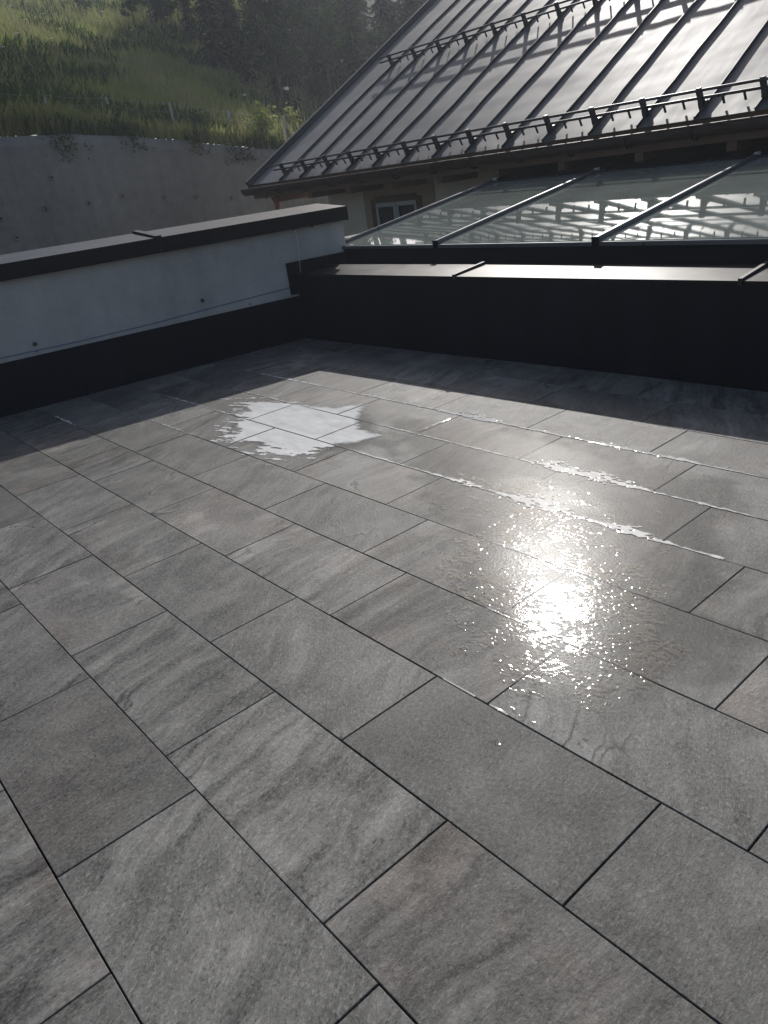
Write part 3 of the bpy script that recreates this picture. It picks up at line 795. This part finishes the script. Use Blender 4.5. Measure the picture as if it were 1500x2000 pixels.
# white umbels and pinkish flower heads standing in the grass
r = np.random.default_rng(17)
def flower_mesh(name, kind):
    st = MB(); h_ = .85
    st.path([(0,0,-.03),(.02,.01,h_*.5),(.0,.03,h_)], [.008,.006,.004], 5)
    for k in range(3):
        a_ = k*2.1; st.path([(.01,.01,h_*(.35+.18*k)),(.10*math.cos(a_),.10*math.sin(a_),h_*(.45+.18*k))], [.004,.003], 4)
    lv = MB()
    for k in range(16):
        z = .08+.55*h_*r.random(); a_ = r.random()*6.28; d = V(math.cos(a_),math.sin(a_),.2); e = V(-math.sin(a_),math.cos(a_),0); L = .12+.12*r.random()
        o_ = V(0,0,z); lv.add([o_, o_+d*L*.5+e*L*.22, o_+d*L, o_+d*L*.5-e*L*.22], [(0,1,2,3)])
    pt = MB()
    for k in range(38):
        rr = math.sqrt(r.random())*(.085 if kind == 0 else .06); a_ = r.random()*6.28; c = V(rr*math.cos(a_), rr*math.sin(a_)+.03, h_+.02*r.random()+(0 if kind == 0 else .05*r.random()))
        s = .014; x = unit(r.normal(size=3)); y = unit(np.cross(x, r.normal(size=3))); pt.add([c-x*s,c+y*s,c+x*s,c-y*s], [(0,1,2,3)])
    return [(q.mesh(nm), mt, nm) for q, mt, nm in ((st,'weed','stem'),(lv,'weed','leaves'),(pt,'petal','flower_head'))]
FM = [flower_mesh('umbel',0), flower_mesh('pink',1)]
for fm in FM:
    for me, mt, nm in fm: me.materials.append(MT[mt])
def flower(px, kind, sc, label, group=None):
    p, b_, a_ = hill_hit(px); o = empty('wild_flower', (p[0],p[1],float(hill_z(b_,a_))-.02), label, 'flower', group)
    o.scale = (sc,)*3; o.rotation_euler = (r.uniform(-.1,.1), r.uniform(-.1,.1), r.random()*6.28)
    for me, mt, nm in FM[kind]:
        c = bpy.data.objects.new(nm, me); COL.objects.link(c); c.parent = o
for px in ((30,52),(60,78),(95,60),(125,95),(150,72),(182,88),(205,60),(240,72),(262,100),(300,88),(330,70),(345,98),(375,92),(392,110),(48,118),(20,140),(110,120),(170,45),(285,55),(410,100)):
    flower(px, 0, r.uniform(.7,1.15), 'white umbel flower in the sunlit meadow grass', 'white umbels in the sunlit meadow')
flower((575,252), 1, 1.25, 'tall pink flower beside the roof edge above the retaining wall')
flower((497,252), 1, 1.0, 'smaller pinkish flower on the wall top left of the tall pink one')
flower((622,175), 1, .8, 'faint pink flower in the dark slope just above the roof edge')

# leafy bushes on top of the wall
def bush(px, rad, n, leaf, label, mat='weed', sq=1.0):
    p, b_, a_ = hill_hit(px); z = float(hill_z(b_,a_)); rr = np.random.default_rng(int(px[0]))
    o = empty('bush', (p[0],p[1],z), label, 'bush')
    st = MB()
    for k in range(6):
        a2 = k*1.05; st.path([(0,0,-.05),(rad*.3*math.cos(a2),rad*.3*math.sin(a2),rad*.7*sq),(rad*.6*math.cos(a2),rad*.6*math.sin(a2),rad*1.5*sq)], [.012,.008,.004], 5)
    me = st.mesh('stems'); me.materials.append(MT['bark']); c = bpy.data.objects.new('stems', me); COL.objects.link(c); c.parent = o
    v_, f_ = leafball(rr, n, rad, leaf, sq, .2)
    me = MB().add([q+V(0,0,rad*sq) for q in v_], f_).mesh('leaves'); me.materials.append(MT[mat]); c = bpy.data.objects.new('leaves', me); COL.objects.link(c); c.parent = o
bush((522,286), .42, 420, .12, 'bright leafy bush on the wall top beside the roof edge', 'grass', 1.25)
bush((575,262), .30, 240, .10, 'small leafy shrub under the tall pink flower', 'grass', 1.3)
bush((395,272), .34, 260, .11, 'low dark green bush on the wall top behind the right fence posts')
bush((233,258), .26, 180, .10, 'little bush at the foot of the second fence post')
# weeds hanging over the wall edge
hang = [(100,262,.35),(118,262,.25),(253,268,.22),(377,278,.2),(448,286,.28),(470,288,.22)]
mb = MB()
for (x_, y_, s_) in hang:
    q = on_plane((x_, y_), WNB, wp0-WNB*.03); rr = np.random.default_rng(x_)
    for k in range(90):
        d = rr.random(); c = q+WDIR*rr.normal()*.14*(.4+d)+UPZ*(.12-d*s_*2.0)-WNB*(.02+.05*rr.random())+WDIR*d*.18
        x = unit(rr.normal(size=3)); y = unit(np.cross(x, rr.normal(size=3))); s = .04; mb.add([c-x*s,c+y*s*.5,c+x*s,c-y*s*.5], [(0,1,2,3)])
tag(mb.build('trailing_weeds', MT['weed']), 'dark weeds trailing over the edge of the retaining wall', 'weeds', None, 'stuff')

# wire fence along the top of the wall
posts = [((85,183),(103,250)),((207,190),(218,243)),((331,200),(345,270)),((445,216),(455,283)),((553,226),(560,285))]
f0, _, _ = hill_hit((218,243)); wf = empty('wire_fence', W(4,.5,float(walltop(4))), 'thin wire fence with pale posts above the retaining wall', 'fence')
pp = []
for tp, bt in posts:
    lo_ = on_plane(bt, WNB, wp0+WNB*.55); hi_ = on_plane(tp, WNB, wp0+WNB*.70)
    pp.append((lo_, hi_)); MB().tube(lo_-UPZ*.25, hi_, .030, .026, 8).build('post', MT['postwood'], wf)
ex = pp[0][0]*2-pp[1][0], pp[0][1]*2-pp[1][1]
chain = [ex]+pp
for fr in (.96,.72,.48,.22):
    pts = []
    for (l0,h0),(l1,h1) in zip(chain[:-1], chain[1:]):
        for k in range(6):
            t = k/6; q = (l0*(1-fr)+h0*fr)*(1-t)+(l1*(1-fr)+h1*fr)*t; pts.append(q-UPZ*.03*math.sin(math.pi*t)-WNB*.02)
    MB().path(pts, .0042, 4).build('wire', MT['wire'], wf)

# ------------------------------------------------------------------ trees of the shaded wood
def spruce_mesh(seed, H=9.0):
    r = np.random.default_rng(seed); tr = MB().path([(0,0,-.4),(.03,.02,H*.3),(0,.03,H*.65),(0,0,H)], [.17,.13,.07,.015], 8)
    cr = MB(); z = H*.10
    while z < H*.985:
        f = 1-z/H; L = (.35+2.0*f**.85)*r.uniform(.8,1.15); nb = int(5+5*f)
        for k in range(nb):
            a = r.random()*6.28; d = V(math.cos(a),math.sin(a),0); ll = L*r.uniform(.65,1.1); drop = .32+.25*f
            nseg = max(3,int(ll/.22))
            for s in range(nseg):
                t = (s+.6)/nseg; c = V(0,0,z)+d*ll*t+V(0,0,-drop*ll*t**1.4+.1*t)
                e = V(-d[1],d[0],0); wd = (.12+.22*(1-t))*(.7+.6*r.random()); ln = ll/nseg*.9
                tilt = r.uniform(-.35,.35)
                y = unit(d+V(0,0,-drop*.9)); x = unit(e+V(0,0,tilt))
                cr.add([c-y*ln, c+x*wd, c+y*ln, c-x*wd], [(0,1,2,3)])
                if r.random() < .6:
                    x2 = unit(V(0,0,-1)+e*r.uniform(-.5,.5)); cr.add([c-y*ln*.6, c+x2*wd*1.3, c+y*ln*.6], [(0,1,2)])
        z += (.20+.14*f)*r.uniform(.8,1.2)*1.25
    a, b = tr.mesh('trunk'), cr.mesh('crown'); a.materials.append(MT['bark']); b.materials.append(MT['conifer']); return a, b
def broad_mesh(seed, H=8.0):
    r = np.random.default_rng(seed)
    tr = MB().path([(0,0,-.4),(.05,.02,H*.25),(-.03,.08,H*.5),(.04,0,H*.85)], [.20,.16,.11,.03], 8); v_ = []; f_ = []
    for k in range(11):
        a = k*2.4; z = H*(.42+.045*k); L = 1.2+r.random()*.9; tip = V(L*math.cos(a), L*math.sin(a), z+.6)
        tr.path([(0,.05,z-.5), tip*.6+V(0,0,z*.4-.1), tip], [.06,.04,.015], 5)
        for j in range(3):
            vv, ff = leafball(r, 80, .75, .30, .8, .2); c = tip+r.normal(size=3)*V(.45,.45,.4); k0 = len(v_); v_ += [q+c for q in vv]; f_ += [tuple(k0+i for i in f) for f in ff]
    vv, ff = leafball(r, 420, 1.35, .32, 1.1, .1); k0 = len(v_); v_ += [q+V(0,0,H*.75) for q in vv]; f_ += [tuple(k0+i for i in f) for f in ff]
    a, b = tr.mesh('trunk'), MB().add(v_, f_).mesh('crown'); a.materials.append(MT['bark']); b.materials.append(MT['broadleaf']); return a, b
SM = [spruce_mesh(3), spruce_mesh(4, 9.6)]; BM_ = [broad_mesh(5), broad_mesh(6)]
def tree(kind, loc, sc, rot, label, group):
    me = (SM if kind == 's' else BM_)[int(rot*10) % 2]
    o = empty('spruce_tree' if kind == 's' else 'broadleaf_tree', loc, label, 'tree', group); o.scale = sc if hasattr(sc, '__len__') else (sc,sc,sc); o.rotation_euler = (0,0,rot)
    for q, nm in zip(me, ('trunk','crown')):
        c = bpy.data.objects.new(nm, q); COL.objects.link(c); c.parent = o
    return o
tr_ = np.random.default_rng(23)
def put_tree(kind, b_, a_, sc, label, group):
    p = W(b_, a_, float(hill_z(b_, a_))-.05); return tree(kind, p, sc, tr_.random()*6.28, label, group)
# dark wood filling the top of the frame between the meadow and the roof
def at_az(az, dist):
    p = V(dist*math.sin(R_(az)), dist*math.cos(R_(az)), 0); return float((p-wp0) @ WDIR), float((p-wp0) @ WNB)
for dist, az0, az1, stp in ((32,-57.5,-46,2.4),(36.5,-59.5,-45,2.3),(41.5,-60.5,-45,2.2),(47,-61.5,-44,2.1),(53,-62,-44,2.0)):
    az = az0
    while az < az1:
        b_, a_ = at_az(az+tr_.uniform(-.6,.6), dist+tr_.uniform(-1.5,1.5)); gz = float(hill_z(b_, a_))
        top_ = 1.53+dist*math.tan(R_(12.6 if dist > 35 else 9.5))
        put_tree('s', b_, a_, max(.3, min(.95, (top_-gz)/9.3))*tr_.uniform(.8,1.05), 'dark spruce in the shaded wood above the roof edge', 'spruces of the shaded wood')
        if tr_.random() < .55:
            b_, a_ = at_az(az+tr_.uniform(-1.5,1.5), dist+tr_.uniform(-2,2)); put_tree('b', b_, a_, tr_.uniform(.30,.46), 'dark leafy tree among the spruces of the shaded wood', 'leafy trees of the shaded wood')
        az += stp*tr_.uniform(.8,1.2)
# trees along the top edge of the meadow
for az, dist, sc in ((-63.5,47,.22),(-66.2,52,.25),(-61.6,45,.22),(-68.5,56,.22)):
    b_, a_ = at_az(az, dist); put_tree('b', b_, a_, sc, 'shaded broadleaf tree at the upper edge of the meadow', 'broadleaf trees at the meadow edge')
# tall trees further along the slope, towards the sun: their crowns throw the shade on the meadow
for px, tt, sc in (((105,215),30,.9),((160,190),29,.8),((215,150),28,.7),((250,130),28,.7),((285,185),28,.85),((345,160),28,.8),((390,150),27,.7),((470,150),27,.9),((440,200),27,.9),((60,250),30,.9),((20,265),30,.9),((210,235),29,.9),((360,235),28,.9)):
    p, b_, a_ = hill_hit(px); c = p+SUN*tt*1.0
    b2 = float((c-wp0) @ WDIR); a2 = float((c-wp0) @ WNB); gz = float(hill_z(b2, a2)); Ht = (c[2]-gz)/.62
    s_ = max(.6, Ht/8.0)
    tree('b', (c[0],c[1],gz-.05), (sc,sc,s_), tr_.random()*6.28, 'tall tree beyond the house roof shading the meadow', 'tall trees beyond the house')

# ------------------------------------------------------------------ water on the tiles
def poly_sd(X, Y, poly):
    """signed distance (positive inside) to a polygon"""
    P_ = np.array(poly); d2 = np.full(X.shape, 1e9); ins = np.zeros(X.shape, bool); n = len(P_)
    for i in range(n):
        a, b = P_[i], P_[(i+1) % n]; e = b-a; wx, wy = X-a[0], Y-a[1]
        t = np.clip((wx*e[0]+wy*e[1])/(e@e), 0, 1); d2 = np.minimum(d2, (wx-e[0]*t)**2+(wy-e[1]*t)**2)
        c = (a[1] > Y) != (b[1] > Y)
        with np.errstate(divide='ignore', invalid='ignore'): xi = (b[0]-a[0])*(Y-a[1])/(b[1]-a[1]+1e-12)+a[0]
        ins ^= c & (X < xi)
    return np.where(ins, 1, -1)*np.sqrt(d2)
def water_mesh(name, field, x0, x1, y0, y1, cell,  mat, label, cat, zmax=.0022, zb=.0016, soft=.02, cen=None):
    cx_, cy_ = cell if hasattr(cell, '__len__') else (cell, cell)
    nx, ny = int((x1-x0)/cx_)+1, int((y1-y0)/cy_)+1
    X, Y = np.meshgrid(x0+np.arange(nx)*cx_, y0+np.arange(ny)*cy_, indexing='ij')
    F = field(X, Y)
    keep = (F[:-1,:-1] > 0) & (F[1:,:-1] > 0) & (F[1:,1:] > 0) & (F[:-1,1:] > 0)
    t = np.clip(F/soft, 0, 1); Z = zb+zmax*(t*(2-t))
    ii, jj = np.nonzero(keep); idx = lambda a, b: a*ny+b
    quads = np.stack([idx(ii,jj), idx(ii+1,jj), idx(ii+1,jj+1), idx(ii,jj+1)], 1)
    used = np.unique(quads); remap = np.full(nx*ny, -1); remap[used] = np.arange(len(used))
    org = V(X.mean(), Y.mean(), 0); P_ = np.stack([X.ravel(), Y.ravel(), Z.ravel()], 1)[used]-org
    me = bpy.data.meshes.new(name); me.from_pydata(P_.tolist(), [], remap[quads].tolist()); me.polygons.foreach_set('use_smooth', [True]*len(quads)); me.materials.append(mat)
    at = me.attributes.new('depth', 'FLOAT', 'POINT'); at.data.foreach_set('value', (t*t*(3-2*t)).ravel()[used].astype(np.float32))
    o = bpy.data.objects.new(name, me); COL.objects.link(o); o.location = tuple(org); return tag(o, label, cat)
gp = lambda px: on_z(px)[:2]
pud = [gp(p) for p in ((453,779),(488,785),(533,780),(587,788),(656,795),(722,786),(707,817),(711,839),(765,850),(693,868),(640,872),(600,890),(528,888),(480,864),(432,858),(448,828),(472,797))]
def joint_gap(X, Y):
    """distance to the nearest tile joint"""
    k = np.floor(Y/TH-V0); dy = np.abs(Y/TH-V0-np.round(Y/TH-V0))*TH
    off = np.vectorize(lambda q: OFFS.get(int(q), 0.0))(k); u = X/TH-off
    return np.minimum(dy, np.abs(u/2-np.round(u/2))*2*TH)
def f_pud(X, Y):
    sd = poly_sd(X, Y, pud)
    near = np.clip((-(X+4.25)*.35-(Y-2.72))/.28+.35, .10, 1)       # ragged on the near and left side, cleaner behind
    left = np.clip((-4.55-X)/.3, 0, 1)
    k = np.maximum(near, left)
    rag = (fbm(X*7+Y*5, Y*34-X*13, 61, 4)-.5)*.50*k+(fbm(X*28+Y*20, Y*90-X*30, 66, 3)-.5)*.22*k
    rag = rag+(fbm(X*14, Y*14, 68, 3)-.5)*.05
    F = np.minimum(sd, .30)*1.0-.012+rag*np.clip(1.2-sd/.22, .0, 1)
    return np.where(joint_gap(X, Y) < .0042, -1, F)
water_mesh('puddle', f_pud, -5.6, -3.0, 1.9, 3.4, (.004,.0035), MT['milky'], 'broad pale milky puddle with ragged edges lying across several tiles', 'puddle', .0010, .0016, .045)
ROW = lambda k: (k+V0)*TH
def seg(X, Y, k, pa, pb, w, seed, fr=.6):
    """wet band along tile joint k between two photo pixels, spreading mostly to the far side"""
    xa, xb = sorted((gp(pa)[0], gp(pb)[0])); along = np.minimum(X-xa, xb-X)
    lim = np.clip(along/.22, 0, 1)
    ww = min(.0095, w*.85)*np.clip(lim*3, 0, 1)*(.6+.8*fbm(X*5, X*0+k*3, seed+9))+w*np.clip((fbm(X*3.2, X*0+k, seed)-.30)*2.4, 0, 1.3)*lim
    dy = Y-ROW(k)
    rag = (fbm(X*34+Y*26, Y*80-X*16, seed+3, 3)-.5)*np.maximum(ww-.005, 0)*4.0
    return np.where(lim > 0, ww-np.abs(np.where(dy > 0, dy*.8, dy*2.2))+rag, -1)
def f_joint(X, Y):
    F = np.full(X.shape, -1.0)
    for k, pa, pb, w, s in ((8,(500,729),(1499,935),.010,71),(8,(850,800),(1010,832),.030,72),(8,(1130,857),(1245,884),.032,73),
                            (7,(450,758),(620,803),.008,74),(7,(720,826),(1010,896),.010,75),(7,(1000,894),(1290,966),.050,76),(7,(1200,942),(1499,1015),.008,70),
                            (6,(690,880),(900,945),.010,77),(6,(850,932),(1010,975),.045,79),(6,(960,958),(1220,1032),.080,80),(6,(1150,1010),(1340,1072),.040,81),(6,(1300,1060),(1495,1120),.008,82),
                            (5,(960,1054),(1125,1116),.012,83),(4,(940,1180),(1130,1272),.008,84),(3,(945,1366),(1005,1405),.016,85),(3,(835,1310),(970,1380),.004,89),
                            (5,(255,800),(385,852),.007,86),(6,(300,767),(450,812),.007,87),(4,(60,795),(150,834),.02,88)):
        F = np.maximum(F, seg(X, Y, k, pa, pb, w, s))
    for pa, pb, w in (((825,795),(884,768+14),.008),((818,842),(882,816),.013),((1000,1066),(1060,1036),.010),((985,1198),(1060,1142),.006),((1000,829),(1040,812),.004),((537,782),(600,758),.006),((780,906),(868,868),.005)):
        a, b = gp(pa), gp(pb); e = b-a; L = e@e; tt = ((X-a[0])*e[0]+(Y-a[1])*e[1])/L
        dd = np.abs((X-a[0])*e[1]-(Y-a[1])*e[0])/math.sqrt(L)
        F = np.maximum(F, np.where((tt > 0) & (tt < 1), w*(.4+.9*fbm(X*12, Y*12, 111))-dd, -1))
    return F
water_mesh('joint_water', f_joint, -6.4, -1.2, 1.2, 3.45, (.006,.0032), MT['jointw'], 'pale water standing bright along the tile joints towards the black parapet', 'water', .0016, .0017, .012)
gl_poly = [gp(p) for p in ((872,1120),(905,1040),(890,985),(940,940),(1060,950),(1180,985),(1240,1040),(1180,1085),(1265,1135),(1250,1210),(1330,1290),(1300,1370),(1180,1420),(1050,1395),(955,1320),(965,1255),(905,1190))]
core = gp((1085,1190))
def f_beads(X, Y):
    sd = poly_sd(X, Y, gl_poly)
    dc = np.hypot((X-core[0])*.9, Y-core[1])
    cov = np.clip(sd/.22, -2, .5)*.15+.17*np.exp(-(dc/.13)**2)
    n = .5*fbm(X*62+Y*26, Y*104-X*18, 91, 3)+.5*fbm(X*11, Y*13, 94, 3)
    F = n-.545+cov
    return np.where(joint_gap(X, Y) < .0035, -1, F)
tag(water_mesh('wet_patch', f_beads, -4.3, -1.0, 1.2, 3.0, (.0045,.0038), MT['drop'], 'glittering wet patch of water beads in the sun glare on the tiles', 'water', .00075, .0022, .07), kind='stuff')
def film(name, poly, seed, label, fr=.30):
    P_ = [gp(p) for p in poly]; a = np.array(P_); lo, hi = a.min(0)-.15, a.max(0)+.15
    def f(X, Y): return poly_sd(X, Y, P_)-.02+(fbm(X*6, Y*9, seed, 5)-.5)*fr
    water_mesh(name, f, lo[0], hi[0], lo[1], hi[1], .012, MT['film'], label, 'water', .0003, .0012, .16)
film('damp_film', ((860,1130),(900,1040),(1000,1010),(1100,1060),(1090,1110),(1000,1200),(930,1170)), 104, 'damp darkened stone left of the sun glare')
film('damp_film', ((1000,1330),(1110,1270),(1250,1310),(1320,1340),(1260,1410),(1120,1420)), 107, 'damp darkened stone below the sun glare')
film('damp_film', ((860,945),(960,905),(1110,930),(1250,985),(1290,1050),(1180,1040),(1000,985)), 110, 'damp dark stone along the widest wet joint above the glare')
film('damp_film', ((415,850),(470,872),(560,905),(680,890),(800,870),(790,845),(720,790),(560,850)), 113, 'damp dark rim on the near side of the milky puddle')

# ------------------------------------------------------------------ scattering volume added to imitate the lens's veiling glare
hz = MB().box((-905,-905,-4.3), (1810,0,0), (0,1810,0), (0,0,48)).build('lens_veil', None); tag(hz, kind='stuff')
t = NT('lens_veil_volume'); pv = t.n('ShaderNodeVolumePrincipled'); pv.inputs['Color'].default_value = (.86,.92,1,1); pv.inputs['Density'].default_value = .0017; pv.inputs['Anisotropy'].default_value = .45
t.t.links.new(pv.outputs[0], t.out.inputs['Volume']); hz.data.materials.append(t.m); hz.display_type = 'WIRE'

film('damp_patch', ((720,800),(900,815),(1150,865),(1480,935),(1490,1110),(1480,1300),(1330,1400),(1150,1440),(980,1370),(880,1200),(830,1030),(770,920)), 120, 'broad darkened damp area of tiles around the sun glare', .35)
bpy.data.objects['damp_patch'].location.z -= .0002
